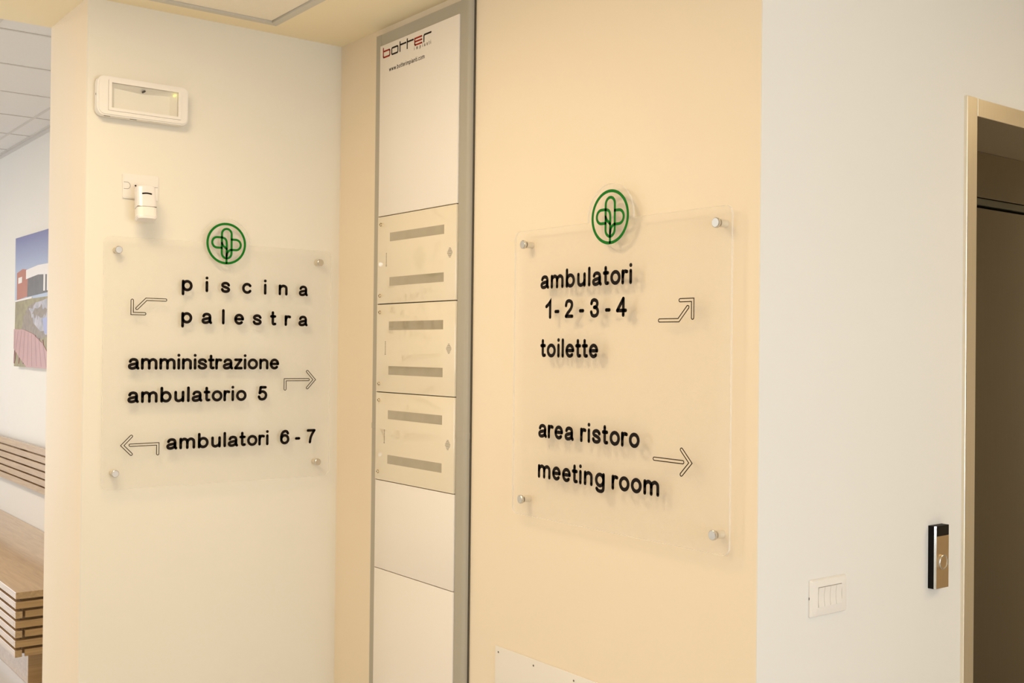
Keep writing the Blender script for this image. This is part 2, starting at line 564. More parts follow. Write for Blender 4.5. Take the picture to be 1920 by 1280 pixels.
bx(bm, XD - 0.002, XD, YJ, 10, ZF - 0.022, ZF - 0.0012)
struct('trim_1', bm, 'tbar_far', 'thin edge trim between the far wall and the tile ceiling')

# ------------------------------------------------------------------ stroke lettering (millimetre glyphs, rounded monoline)
H = 4.4
def ell(cx, cy, rx, ry, a0=0, a1=360, n=30):
    return [(cx + rx * math.cos(R(a0 + (a1 - a0) * i / n)), cy + ry * math.sin(R(a0 + (a1 - a0) * i / n))) for i in range(n + 1)]
def hump(x0, x1, ystart=20.5, top=31.1, bottom=4.4):
    mx = (x0 + x1) / 2
    return crom([(x0, ystart), (x0 + 2.2, 26.6), (mx + .8, top), (x1 - 1.6, 27.2), (x1, ystart)], 6) + [(x1, bottom)]
G = {}
G['a'] = (34.5, [crom([(6.6, 24.6), (9.8, 29.2), (16.6, 31.1), (24.2, 29.2), (27.3, 23.5), (27.3, 15), (27.4, 9.5), (28.6, 6.4), (30.1, 4.6)]),
                 crom([(27.3, 19.4), (20, 17.4), (11, 15.8), (5.8, 13.4), (4.4, 10), (6.4, 6), (12, 4.4), (19.5, 5.6), (25.4, 9.6), (27.3, 14)])])
G['b'] = (35.0, [[(4.4, 4.4), (4.4, 44)], ell(17.5, 17.75, 13.1, 13.35)])
G['c'] = (32.3, [ell(17.2, 17.75, 12.8, 13.35, 38, 322)])
G['e'] = (33.2, [[(5, 18.2), (28.4, 18.2)], ell(16.6, 17.75, 12.2, 13.35, 2, 314)])
G['g'] = (34.6, [ell(17.3, 17.75, 12.9, 13.35), [(30.2, 31.1), (30.2, 0)] + crom([(30.2, 0), (28.6, -5.4), (23.5, -8.3), (16.5, -8.6), (10, -7.0), (6.2, -3.2)])[1:]])
G['i'] = (8.8, [[(4.4, 4.4), (4.4, 31.1)], 'dot'])
G['l'] = (8.8, [[(4.4, 4.4), (4.4, 44)]])
G['m'] = (50.5, [[(4.4, 4.4), (4.4, 31.1)], hump(4.4, 25.25), hump(25.25, 46.1)])
G['n'] = (31.8, [[(4.4, 4.4), (4.4, 31.1)], hump(4.4, 27.4)])
G['o'] = (35.5, [ell(17.75, 17.75, 13.35, 13.35)])
G['p'] = (34.9, [[(4.4, -8.2), (4.4, 31.1)], ell(17.45, 17.75, 13.05, 13.35)])
G['r'] = (23.0, [[(4.4, 4.4), (4.4, 31.1)], crom([(4.4, 19), (6.2, 26), (11.2, 30.6), (18.4, 29.6)])])
G['s'] = (30.9, [crom([(26, 24.8), (22.4, 29.4), (15.4, 31.1), (8.2, 29.2), (5.2, 24.8), (8.2, 20.5), (15.6, 18.2), (23, 15.2), (26.5, 10.8), (23.6, 6.2), (15.4, 4.4), (7.8, 6.2), (4.4, 11)])])
G['t'] = (22.3, [[(9.8, 42.4), (9.8, 13)] + crom([(9.8, 13), (10.2, 8.0), (12.8, 5.2), (17.9, 5.6)])[1:], [(4.4, 30), (17.4, 30)]])
G['u'] = (31.8, [[(27.4, 4.4), (27.4, 31.1)], [(4.4, 31.1)] + crom([(4.4, 15), (6, 8.2), (13.6, 4.4), (24.2, 8.6), (27.4, 15)], 6)])
G['z'] = (29.6, [[(5, 31), (24.2, 31)], [(24.2, 31), (4.8, 4.8)], [(4.8, 4.6), (25.2, 4.6)]])
G['w'] = (46, [[(4.4, 31.1), (13, 4.6)], [(13, 4.6), (23, 31.1)], [(23, 31.1), (33, 4.6)], [(33, 4.6), (41.6, 31.1)]])
G['.'] = (9, [[(4.5, 4.5), (4.5, 5.5)]])
G['-'] = (19.4, [[(4.4, 18.2), (15, 18.2)]])
G['1'] = (24, [[(4.4, 31.5), (13, 37), (19.4, 43.1), (19.4, 4.4)]])
G['2'] = (33, [crom([(4.8, 31.5), (7.6, 40), (16.4, 43.1), (25.6, 39.4), (27.4, 31.5), (22.6, 22.5), (11, 12), (4.9, 4.8)]), [(4.9, 4.6), (28.6, 4.6)]])
G['3'] = (33, [crom([(5.2, 34.6), (8.2, 41), (16, 43.1), (24.4, 39.8), (26.4, 33), (22.6, 27), (15.4, 25.2)]),
               crom([(15.4, 25.2), (24.2, 23), (28.6, 15.5), (25.4, 7.4), (16.5, 4.4), (8, 6.8), (4.6, 14)])])
G['4'] = (37.8, [[(25.4, 4.4), (25.4, 43.1)], [(25.4, 43.1), (5, 15.2)], [(5, 15.2), (33.4, 15.2)]])
G['5'] = (33.5, [[(27, 43), (10.4, 43)], [(10.4, 43), (7.2, 24.6)], crom([(7.2, 24.6), (13, 28.6), (19.6, 29), (26.6, 24.6), (29, 17), (25.4, 8), (16.4, 4.4), (8.4, 6.6), (4.6, 13)])])
G['6'] = (33.7, [ell(17.1, 17, 12.2, 12.6), crom([(28, 35.8), (24, 41.6), (17.4, 43.1), (9.4, 38.6), (5.2, 28), (4.9, 17)])])
G['7'] = (32.5, [[(4.4, 43), (28.1, 43)], crom([(28.1, 43), (20, 31), (14.4, 18), (12.2, 4.4)])])
KERN = {'r': .45, 't': .6, 'z': .6, 'c': .8, 'e': .8, 'o': .8, 'a': .75, 's': .7}

def letter(bm, ch, x, z, sx, sz, y0, y1, fat=1.0):
    """one glyph, its left ink edge at x, baseline at z; sx, sz metres per glyph unit"""
    hw = H * min(sx, sz) * fat
    for st in G[ch][1]:
        if st == 'dot':
            disc(bm, (x + 4.4 * sx, z + 44.2 * sz), hw * 1.08, y0, y1)
            continue
        P = [(x + p[0] * sx, z + p[1] * sz) for p in st]
        closed = (abs(P[0][0] - P[-1][0]) < 1e-9 and abs(P[0][1] - P[-1][1]) < 1e-9)
        if closed:
            ribbon(bm, P[:-1], hw, y0, y1, closed=True)
        else:
            ribbon(bm, P, hw, y0, y1)
            for q in range(1, len(P) - 1):
                a = math.atan2(P[q][1] - P[q - 1][1], P[q][0] - P[q - 1][0]); b = math.atan2(P[q + 1][1] - P[q][1], P[q + 1][0] - P[q][0])
                if abs((b - a + math.pi) % (2 * math.pi) - math.pi) > 0.6:
                    disc(bm, P[q], hw, y0, y1)

def word(bm, s, x0, x1, z, sx, sz, y0, y1, fat=1.0):
    """set a word so that its ink spans x0..x1, sharing the slack between the letters"""
    inkw = sum(G[c][0] for c in s) * sx
    gaps = [KERN.get(a, 1.0) * KERN.get(b, 1.0) for a, b in zip(s, s[1:])]
    k = ((x1 - x0) - inkw) / sum(gaps) if gaps else 0
    x = x0
    for i, c in enumerate(s):
        letter(bm, c, x, z, sx, sz, y0, y1, fat)
        x += G[c][0] * sx + (gaps[i] * k if i < len(gaps) else 0)

U = 0.001
def capsule_outline(P, hw):
    L, Rr = offset_sides(P, hw, False)
    def cap(c, a):
        return [(c[0] + hw * math.cos(a + math.pi * (.5 - i / 8)), c[1] + hw * math.sin(a + math.pi * (.5 - i / 8))) for i in range(1, 8)]
    e = P[-1]; ae = math.atan2(e[1] - P[-2][1], e[0] - P[-2][0])
    s = P[0]; as_ = math.atan2(s[1] - P[1][1], s[0] - P[1][0])
    return L + cap(e, ae) + Rr[::-1] + cap(s, as_)

def emblem(bm, cx, cz, r, y0, y1):
    h = 0.052 * r
    T = lambda P: [(cx + p[0] * r, cz + p[1] * r) for p in P]
    ribbon(bm, T(ell(0, 0, .945, .945, n=56))[:-1], h * 1.06, y0, y1, closed=True)
    cap_top = ell(.016, .455, .245, .255, 0, 180, 18)
    cap_bot = ell(.016, -.455, .245, .255, 180, 360, 18)
    ribbon(bm, T(cap_top + cap_bot), h, y0, y1, closed=True)
    lobe_l = [(-.229, .285), (-.40, .285)] + ell(-.46, .035, .25, .25, 90, 270, 16) + [(-.40, -.215), (-.229, -.215)]
    ribbon(bm, T(lobe_l), h, y0, y1)
    ribbon(bm, T(crom([(-.229, .285), (-.08, .24), (.0, .13), (.02, -.03)]) + [(.015, -.93)]), h, y0, y1)
    ribbon(bm, T(crom([(-.229, .02), (-.16, -.11), (-.07, -.18), (.015, -.26)])), h, y0, y1)
    lobe_r = [(.261, .215), (.42, .215)] + ell(.48, -.035, .25, .25, 90, -90, 16) + [(.42, -.285), (.23, -.285)]
    ribbon(bm, T(lobe_r + crom([(.23, -.285), (.12, -.35), (.045, -.46), (.015, -.60)])[1:]), h, y0, y1)

def sign_panel(w0, w1, z0, z1, tx, tz, tr, rc=0.02):
    """rounded square with a round tab breaking its upper edge"""
    pts = rrect(w0, w1, z0, z1, rc, 6)
    br = pts[:7]; tr_c = pts[7:14]; tl = pts[14:21]; bl = pts[21:]
    s = (z1 - tz) / tr
    a = math.asin(s)
    fil = 0.006
    tab = [(tx + tr * math.cos(a + (math.pi - 2 * a) * i / 36), tz + tr * math.sin(a + (math.pi - 2 * a) * i / 36)) for i in range(37)]
    return br + tr_c + tab + tl + bl

def sign(name, label, loc, rotz, W0, W1, Z0, Z1, logo, tab_r, bolts, words, arrows):
    s = thing(name, label, 'sign', loc, rotz, 'hanging wayfinding signs')
    F, Bk = -0.027, -0.022
    bm = new_bm()
    prism(bm, sign_panel(W0, W1, Z0, Z1, logo[0], logo[1], tab_r), F, Bk, 0, 1)
    p = obj('panel', bm, ['acrylic', 'acrylic_edge'], s)
    p['label'] = 'frosted clear acrylic sheet with a round tab'
    y0, y1 = F - 0.0006, F - 0.0001
    bm = new_bm(); emblem(bm, logo[0], logo[1], logo[2], y0, y1)
    e = obj('emblem', bm, 'green', s); e['label'] = 'green ring with interlaced cross emblem'
    for txt, parts in words:
        for q in parts:
            wd, x0, x1, z = q[:4]
            if isinstance(wd, list):                      # widely spaced words: every letter is a piece of its own
                for ch, a, b in zip(wd, x0, x1):
                    bm = new_bm()
                    letter(bm, ch, a, z, (b - a) / G[ch][0] if ch not in 'il' else U, U, y0, y1)
                    obj('letter', bm, 'vinyl', s)
            else:
                bm = new_bm()
                word(bm, wd, x0, x1, z, (x1 - x0) / G[wd][0] if len(wd) == 1 and wd not in 'il' else U, U, y0, y1)
                if len(wd) == 1:
                    obj('dash' if wd == '-' else 'numeral', bm, 'vinyl', s)
                else:
                    o = obj('lettering', bm, 'vinyl', s); o['label'] = 'black word ' + wd
    for strokes in arrows:
        bm = new_bm()
        for P in strokes:
            ribbon(bm, capsule_outline(P, 0.0036), 0.00105, y0, y1, closed=True)
        o = obj('arrow', bm, 'vinyl_soft', s); o['label'] = 'thin outlined arrow'
    first = None
    for (bxx, bz) in bolts:
        if first is None:
            bm = new_bm()
            lathe(bm, [(0.0, F - .0068), (.0094, F - .0068), (.0110, F - .0054), (.0111, F - .0050), (.0111, F - .0002), (.0, F - .0002)], 0, 0)
            first = obj('standoff_cap', bm, 'chrome', s, (bxx, 0, bz))
            bm = new_bm(); lathe(bm, [(.0, Bk), (.0085, Bk), (.0085, -0.0002), (0, -0.0002)], 0, 0)
            post = obj('spacer', bm, 'nylon', first)
        else:
            c = share(first, s, (bxx, 0, bz))
            d = post.copy(); C.objects.link(d); d.parent = c
    return s

# left sign: local x = world x - 1.0
A0 = 1.0
def ax(*v): return [x - A0 for x in v]
sign('wayfinding_sign', 'clear acrylic sign reading piscina palestra on the white wall', (A0, YA, 0), 0,
     1.0005 - A0, 1.7485 - A0, 1.1445, 1.895, (1.3775 - A0, 1.8962, .0655), .0795,
     [(1.042 - A0, 1.855), (1.7055 - A0, 1.855), (1.0405 - A0, 1.192), (1.7045 - A0, 1.192)],
     [('piscina', [(list('piscina'), ax(1.2353, 1.3111, 1.3612, 1.4316, 1.5063, 1.5576, 1.6297), ax(1.2699, 1.32, 1.3919, 1.4641, 1.5149, 1.5894, 1.6624), 1.7406)]),
      ('palestra', [(list('palestra'), ax(1.2352, 1.2996, 1.366, 1.4065, 1.469, 1.5287, 1.5799, 1.6295), ax(1.2701, 1.3341, 1.3749, 1.4397, 1.4999, 1.551, 1.6033, 1.6629), 1.6413)]),
      ('amministrazione', [('amministrazione', 1.0745 - A0, 1.5628 - A0, 1.4994)]),
      ('ambulatorio 5', [('ambulatorio', 1.0742 - A0, 1.4515 - A0, 1.3994), ('5', 1.4892 - A0, 1.5225 - A0, 1.3992)]),
      ('ambulatori 6 - 7', [('ambulatori', 1.1937 - A0, 1.5289 - A0, 1.2550), ('6', 1.5687 - A0, 1.6024 - A0, 1.2550), ('-', 1.622 - A0, 1.6414 - A0, 1.2546), ('7', 1.6643 - A0, 1.6968 - A0, 1.2544)])],
     [[[(1.0848 - A0, 1.7070), (1.0848 - A0, 1.6677), (1.1225 - A0, 1.6677)], [(1.1858 - A0, 1.7114), (1.1271 - A0, 1.7116), (1.0991 - A0, 1.6832)]],
      [[(1.5846 - A0, 1.4354), (1.5846 - A0, 1.4658), (1.6681 - A0, 1.4656)], [(1.6641 - A0, 1.4927), (1.6895 - A0, 1.4655), (1.6645 - A0, 1.4385)]],
      [[(1.0876 - A0, 1.3007), (1.0610 - A0, 1.2741), (1.0876 - A0, 1.2473)], [(1.0845 - A0, 1.2743), (1.1677 - A0, 1.2748), (1.1677 - A0, 1.2449)]]])
# right sign: local x = 2.3025 - world y
B0 = 2.3025
def b_(y): return B0 - y
sign('wayfinding_sign', 'clear acrylic sign reading ambulatori and area ristoro on the cream wall', (XB, B0, 0), WALL_B,
     0.0, 0.75, 1.141, 1.8825, (b_(1.9315), 1.8900, .0655), .0795,
     [(b_(2.262), 1.847), (b_(1.593), 1.847), (b_(2.262), 1.1812), (b_(1.5945), 1.1812)],
     [('ambulatori', [('ambulatori', b_(2.1917), b_(1.8536), 1.7271)]),
      ('1 - 2 - 3 - 4', [('1', b_(2.1713), b_(2.1474), 1.6508), ('-', b_(2.1347), b_(2.1155), 1.6507), ('2', b_(2.0944), b_(2.0616), 1.6514), ('-', b_(2.0403), b_(2.0209), 1.6505),
                         ('3', b_(1.9995), b_(1.9667), 1.6508), ('-', b_(1.9452), b_(1.9259), 1.6504), ('4', b_(1.9074), b_(1.8696), 1.6510)]),
      ('toilette', [('toilette', b_(2.1897), b_(1.9685), 1.5528)]),
      ('area ristoro', [('area', b_(2.1943), b_(2.0553), 1.3474), ('ristoro', b_(2.0310), b_(1.8230), 1.3474)]),
      ('meeting room', [('meeting', b_(2.1943), b_(1.9403), 1.2440), ('room', b_(1.9162), b_(1.7585), 1.2436)])],
     [[[(b_(1.7626), 1.6408), (b_(1.7038), 1.6406), (b_(1.6763), 1.6690)], [(b_(1.6992), 1.6846), (b_(1.6617), 1.6846), (b_(1.6617), 1.6455)]],
      [[(b_(1.7752), 1.3284), (b_(1.6872), 1.3281)], [(b_(1.6909), 1.3554), (b_(1.6640), 1.3280), (b_(1.6908), 1.3006)]]])

# ------------------------------------------------------------------ emergency light (local x from 0.972)
el = thing('emergency_light', 'white rectangular emergency light high on the left white wall', 'emergency light', (0.972, YA, 2.2475))
Wd, Ht, Dp = 0.272, 0.1155, 0.042
bm = new_bm()
o_, i_ = rrect(0, Wd, 0, Ht, 0.020, 6), rrect(0.030, 0.2490, 0.0145, 0.1055, 0.002, 6)
def frame_prism(bm, outer, inner, y0, y1):
    n = len(outer)
    V = lambda P, y: [bm.verts.new((p[0], y, p[1])) for p in P]
    of, inf, ob, ib = V(outer, y0), V(inner, y0), V(outer, y1), V(inner, y1)
    for i in range(n):
        j = (i + 1) % n
        bm.faces.new((of[i], of[j], inf[j], inf[i])); bm.faces.new((ob[j], ob[i], ib[i], ib[j]))
        bm.faces.new((of[j], of[i], ob[i], ob[j])); bm.faces.new((inf[i], inf[j], ib[j], ib[i]))
frame_prism(bm, rrect(0.0035, Wd - 0.0035, 0.0035, Ht - 0.0035, 0.018, 6), i_, -Dp, -Dp + 0.004)
frame_prism(bm, o_, i_, -Dp + 0.004, -0.010)
prism(bm, rrect(0.006, Wd - 0.006, 0.004, Ht - 0.004, 0.018, 6), -0.010, -0.0003)
obj('housing', bm, 'white_plastic', el)
bm = new_bm()
frame_prism(bm, rrect(0.0304, 0.2486, 0.0149, 0.1051, 0.0018, 6), rrect(0.0395, 0.2395, 0.0235, 0.0975, 0.001, 6), -Dp - 0.0025, -Dp + 0.006)
obj('lens_frame', bm, 'white_plastic', el)
bm = new_bm()                                    # faceted reflector: sloped top and sides, ridge in the middle
v = [(0.040, -.036, .097), (0.239, -.036, .097), (0.239, -.036, .024), (0.040, -.036, .024)]
bk = [(0.055, -.014, .088), (0.139, -.020, .080), (0.222, -.014, .088), (0.222, -.014, .030), (0.139, -.020, .028), (0.055, -.014, .030)]
vv = [bm.verts.new(p) for p in v]; bb = [bm.verts.new(p) for p in bk]
for q in ((bb[0], bb[1], bb[4], bb[5]), (bb[1], bb[2], bb[3], bb[4]), (vv[0], vv[1], bb[2], bb[1], bb[0]), (vv[1], vv[2], bb[3], bb[2]), (vv[2], vv[3], bb[5], bb[4], bb[3]), (vv[3], vv[0], bb[0], bb[5])):
    bm.faces.new(q)
obj('reflector', bm, 'reflector', el)
bm = new_bm(); bx(bm, .0397, .2393, -Dp - 0.0012, -Dp + 0.0004, .0237, .0973)
obj('lens', bm, 'clear', el)
bm = new_bm(); lathe(bm, [(0, -.0385), (.0032, -.0385), (.0032, -.021), (0, -.021)], 0.1375, .0868, 16)
obj('lamp_socket', bm, 'black', el)
bm = new_bm(); lathe(bm, [(0, -.0395), (.0022, -.039), (.0034, -.037), (.0034, -.028), (0, -.028)], 0.2310, .0885, 16)
obj('indicator_led', bm, 'led', el)
bm = new_bm(); bx(bm, -.0006, .0015, -.024, -.022, .058, .064)
obj('clip_slot', bm, 'gap_shade', el)
bm = new_bm(); bx(bm, .022, .040, -.030, -.026, -.0006, .002)
obj('clip_slot', bm, 'gap_shade', el)
bm = new_bm(); bx(bm, .098, .118, -.030, -.026, -.0006, .002)
obj('clip_slot', bm, 'gap_shade', el)

# ------------------------------------------------------------------ blank box cover and motion detector
cp = thing('junction_cover', 'flat white wall box cover behind the motion detector', 'cover plate', (1.0576, YA, 2.0125))
bm = new_bm()
prism(bm, rrect(0, .1097, 0, .076, 0.004, 4), -0.0015, -0.0003); prism(bm, rrect(.0012, .1085, .0012, .0748, 0.004, 4), -0.006, -0.0015); prism(bm, rrect(.004, .1057, .004, .072, 0.004, 4), -0.0075, -0.006)
obj('plate', bm, 'white_plastic', cp)
bm = new_bm()
ribbon(bm, [(.004, .049)] + [(.014 + .009 * math.cos(R(a)), .039 + .010 * math.sin(R(a))) for a in range(90, -91, -15)] + [(.004, .029)], .0005, -.0079, -.0073)
obj('knockout_line', bm, 'ink_soft', cp)
bm = new_bm()
ribbon(bm, [(.1057, .041), (.096, .041), (.089, .038)], .0005, -.0079, -.0073)
obj('knockout_line', bm, 'ink_soft', cp)
bm = new_bm(); lathe(bm, [(0, -.0082), (.0085, -.0082), (.0092, -.0076), (.0092, -.0072), (0, -.0072)], .040, .0385, 20)
obj('screw_boss', bm, 'white_gloss', cp)
bm = new_bm(); lathe(bm, [(0, -.0090), (.0026, -.0090), (.0026, -.008), (0, -.008)], .0385, .0405, 14)
obj('screw_hole', bm, 'ink', cp)

md = thing('motion_detector', 'small glossy white motion detector hanging from a bracket above the left sign', 'motion detector', (1.1075, YA - 0.066, 2.047))
md.rotation_euler = (R(-11), 0, R(-7))
w2, hh = 0.0283, 0.103
def shell(bm, z0, z1, x_top, x_bot, bul, dep, r, n=9):
    """bulged front housing between heights z0 and z1"""
    secs = []
    for k in range(n):
        t_ = k / (n - 1)
        z = z0 + (z1 - z0) * t_
        hw = x_bot + (x_top - x_bot) * t_
        ring = []
        for q in range(13):
            a = R(180 * q / 12)
            ring.append((-hw * math.cos(a) if 0 < q < 12 else (-hw if q == 0 else hw), -(bul * math.sin(a) ** 0.55), z))
        ring += [(hw, dep, z), (-hw, dep, z)]
        secs.append([bm.verts.new(p) for p in ring])
    m_ = len(secs[0])
    for a, b in zip(secs, secs[1:]):
        for i in range(m_):
            j = (i + 1) % m_
            bm.faces.new((a[i], a[j], b[j], b[i])).smooth = True
    bm.faces.new(secs[0]); bm.faces.new(secs[-1][::-1])
bm = new_bm(); shell(bm, -0.066, -0.006, w2 - .0012, w2, .012, .028, 0); shell(bm, -0.006, -0.0015, w2 - .006, w2 - .0012, .010, .026, 0, 4)
shell(bm, -0.103, -0.0975, w2 + .0005, w2 - .003, .0125, .027, 0, 4); shell(bm, -0.0975, -0.094, w2 + .0005, w2 + .0005, .0125, .028, 0, 3)
obj('body', bm, 'white_gloss', md)
bm = new_bm(); shell(bm, -0.094, -0.0672, w2 - .0006, w2 - .0006, .0112, .026, 0)
obj('lens', bm, 'white_plastic', md)
bm = new_bm()
for q in (-.0195, -.010, .010, .0195):
    bx(bm, q - .0003, q + .0003, -.0122 + abs(q) * .12, -.009, -.092, -.069)
obj('lens_rib', bm, 'reflector', md)
bm = new_bm(); bx(bm, -w2 + .001, w2 - .001, -.0100, .026, -.0674, -.0658)
obj('groove', bm, 'ink_soft', md)
bm = new_bm()
arc = [(-.0125 + .025 * i / 10, -.0282 + .0016 * math.sin(math.pi * i / 10)) for i in range(11)]
ribbon(bm, arc, .0019, -.0136, -.011)
obj('slot', bm, 'black', md)
bm = new_bm()
bx(bm, -.007, .007, .024, .052, -.030, -.012, .003); bx(bm, -.012, .012, .048, .056, -.036, -.006, .002)
obj('bracket', bm, 'white_plastic', md)

# ------------------------------------------------------------------ electrical cabinet, local x = 3.055 - world y
E0 = 3.055
ec = thing('electrical_cabinet', 'tall grey framed electrical cabinet with cream doors on the cream wall', 'electrical cabinet', (XB, E0, 0), WALL_B)
def e_(y): return E0 - y
WT = E0 - 2.531
ZT = 2.567
FR = -0.022
def post_profile(x0, x1, outer_right):
    # vertical profile with a rounded outer arris, given as (x, y)
    r = 0.010
    if outer_right:
        arc = [(x1 - r + r * math.sin(R(a)), FR + r - r * math.cos(R(a))) for a in range(0, 91, 15)]
        return [(x0, -0.0005), (x0, FR)] + arc + [(x1, -0.0005)]
    arc = [(x0 + r - r * math.sin(R(a)), FR + r - r * math.cos(R(a))) for a in range(90, -1, -15)]
    return [(x0, -0.0005)] + arc + [(x1, FR), (x1, -0.0005)]
def extrude_z(bm, prof, z0, z1):
    a = [bm.verts.new((x, y, z0)) for x, y in prof]; b = [bm.verts.new((x, y, z1)) for x, y in prof]
    bm.faces.new(a); bm.faces.new(b[::-1])
    for i in range(len(prof)):
        j = (i + 1) % len(prof)
        bm.faces.new((a[j], a[i], b[i], b[j]))
DL, DR = e_(3.0165), e_(2.5765)       # door edges
bm = new_bm(); extrude_z(bm, post_profile(0, DL - .002, False), 0.06, ZT)
obj('frame_post', bm, 'cab_grey', ec)
bm = new_bm(); extrude_z(bm, post_profile(DR + .001, WT, True), 0.06, ZT)
obj('frame_post', bm, 'cab_grey', ec)
bm = new_bm(); bx(bm, DL - .0015, DR + .0005, FR + .0006, -.0005, 2.529, ZT - .0003)
obj('frame_rail', bm, 'cab_grey', ec)
bm = new_bm(); bx(bm, DL - .0015, DR + .0005, FR + .0006, -.0005, 0.06, 0.12)
obj('frame_rail', bm, 'cab_grey', ec)
bm = new_bm(); bx(bm, DL - .0019, DR + .0009, -.016, -.001, 0.12, 2.529)
obj('carcass', bm, 'cab_dark', ec)
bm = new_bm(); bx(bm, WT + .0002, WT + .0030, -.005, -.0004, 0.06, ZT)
obj('gap_shade', bm, 'gap_shade', ec)  # dark strip standing for the shaded gap beside the cabinet
J = [2.5285, 1.987, 1.7103, 1.4346, 1.1587, 0.8815, 0.125]
gp = 0.0012
DF = -0.028
def panel_at(zt, zb, name, mk, front):
    bm = new_bm(); bx(bm, DL, DR, front, -.0165, zb + gp, zt - gp, .0012, 2)
    return obj(name, bm, mk, ec)
bp = panel_at(J[0] + gp, J[1], 'blank_panel', 'panel_white', -.0262)
panel_at(J[4], J[5], 'blank_panel', 'panel_white', -.0262)
panel_at(J[5], J[6], 'blank_panel', 'panel_white', -.0262)
doors = []
bm = new_bm()
zt, zb = 0.1379 - gp, -0.1379 + gp
bx(bm, DL + .0012, DR, DF, -.0165, zb, zt, .0012, 2)
d0 = obj('door', bm, 'door_cream', ec, (0, 0, (J[1] + J[2]) / 2))
bm = new_bm(); bx(bm, e_(2.940), e_(2.638), DF - .0004, DF + .001, -.0135, .0135)
s0 = obj('window_strip', bm, 'strip', d0, (0, 0, .0695))
bm = new_bm(); lathe(bm, [(0, DF - .0050), (.0032, DF - .0048), (.0052, DF - .0035), (.0058, DF - .0018), (.0058, DF), (0, DF)], 0, 0, 18)
c0 = obj('screw', bm, 'screw', d0, (e_(2.9955), 0, .1125))
bm = new_bm(); bx(bm, -.0034, .0034, DF - .0053, DF - .0047, -.0006, .0006)
cs0 = obj('screw_slot', bm, 'gap_shade', c0)
bm = new_bm()
for k in range(8):                                # hexagonal group of vent lines
    z = .0132 - .00377 * k
    hw = .0146 - abs(k - 3.5) * .0030
    bx(bm, e_(2.6075) - hw, e_(2.6075) + hw, DF - .0003, DF + .001, z - .0007, z + .0007)
v0 = obj('vent_slots', bm, 'ink_soft', d0)
bm = new_bm()                                     # tiny vertical maker print
for k in range(9):
    z = -.0195 + .0049 * k
    wid = .0022 if k else .0032
    bx(bm, e_(2.9605) - wid, e_(2.9605) + wid * .8, DF - .0002, DF + .001, z - .0009, z + .0016)
p0 = obj('maker_print', bm, 'ink_soft', d0)
parts = [(s0, s0.location.copy()), (c0, c0.location.copy()), (v0, v0.location.copy()), (p0, p0.location.copy())]
def door_bits(d, extra):
    share(s0, d, (0, 0, -.0690))
    c = share(c0, d, (e_(2.9965), 0, -.1118)); k = cs0.copy(); C.objects.link(k); k.parent = c
    if extra:
        share(s0, d, (0, 0, .0695)); c = share(c0, d, (e_(2.9955), 0, .1125)); k = cs0.copy(); C.objects.link(k); k.parent = c
        share(v0, d, (0, 0, 0)); share(p0, d, (0, 0, 0))
door_bits(d0, False)
for q in (2, 3):
    d = share(d0, ec, (0, 0, (J[q] + J[q + 1]) / 2))
    door_bits(d, True)
bm = new_bm(); bx(bm, .0065, DL - .001, FR - .0012, FR + .008, 1.3175, 1.3355, .0006, 1)
obj('frame_clip', bm, 'cab_grey', ec)
bm = new_bm()
pr = [(x, y - .0011) if x < WT - .004 else (x + .0010, y - (.0011 if y < FR + .005 else 0)) for x, y in post_profile(DR + .004, WT, True)]
extrude_z(bm, pr, 1.3175, 1.3355)
obj('frame_clip', bm, 'cab_grey', ec)
# printed logo and address on the top panel
pf0, pf1 = -.0265, -.0261
def pline(bm, P, hw=.0026):
    ribbon(bm, P, hw, pf0, pf1)
    for q in P[1:-1]:
        disc(bm, q, hw, pf0, pf1, n=10)
bm = new_bm()
x0 = e_(2.9965); zb_ = 2.4885
pline(bm, [(x0, zb_ + .029), (x0, zb_ + .003), (x0 + .003, zb_), (x0 + .036, zb_), (x0 + .039, zb_ + .003), (x0 + .039, zb_ + .016), (x0 + .036, zb_ + .019), (x0 + .003, zb_ + .019)])
obj('logo_letter', bm, 'red', ec)
bm = new_bm()
x0 = e_(2.812)
pline(bm, [(x0 + .039, zb_ + .020), (x0, zb_ + .020), (x0, zb_ + .003), (x0 + .003, zb_), (x0 + .040, zb_)]); pline(bm, [(x0 + .003, zb_ + .0102), (x0 + .039, zb_ + .0102)])
obj('logo_letter', bm, 'red', ec)
bm = new_bm()
x0 = e_(2.9460)
pp = [(x0, zb_ + .003), (x0 + .003, zb_), (x0 + .034, zb_), (x0 + .037, zb_ + .003), (x0 + .037, zb_ + .017), (x0 + .034, zb_ + .020), (x0 + .003, zb_ + .020), (x0, zb_ + .017)]
ribbon(bm, pp, .0026, pf0, pf1, closed=True)
obj('logo_letter', bm, 'ink', ec)
for x0 in (e_(2.8968), e_(2.8548)):
    bm = new_bm()
    pline(bm, [(x0, zb_ + .0285), (x0, zb_)]); pline(bm, [(x0, zb_ + .0195), (x0 + .0345, zb_ + .0195)])
    obj('logo_letter', bm, 'ink', ec)
bm = new_bm()
x0 = e_(2.7610)
pline(bm, [(x0, zb_), (x0, zb_ + .0175), (x0 + .003, zb_ + .0205), (x0 + .0385, zb_ + .0205)])
obj('logo_letter', bm, 'ink', ec)
bm = new_bm(); word(bm, 'impianti', e_(2.8145), e_(2.7225), 2.4738, .00016, .00024, pf0, pf1, 1.25)
o = obj('lettering', bm, 'ink_soft', ec); o['label'] = 'small grey word impianti'
bm = new_bm(); word(bm, 'www.botterimpianti.com', e_(2.9602), e_(2.7567), 2.4375, .00026, .00030, pf0, pf1, .82)
o = obj('lettering', bm, 'ink', ec); o['label'] = 'black web address www.botterimpianti.com'

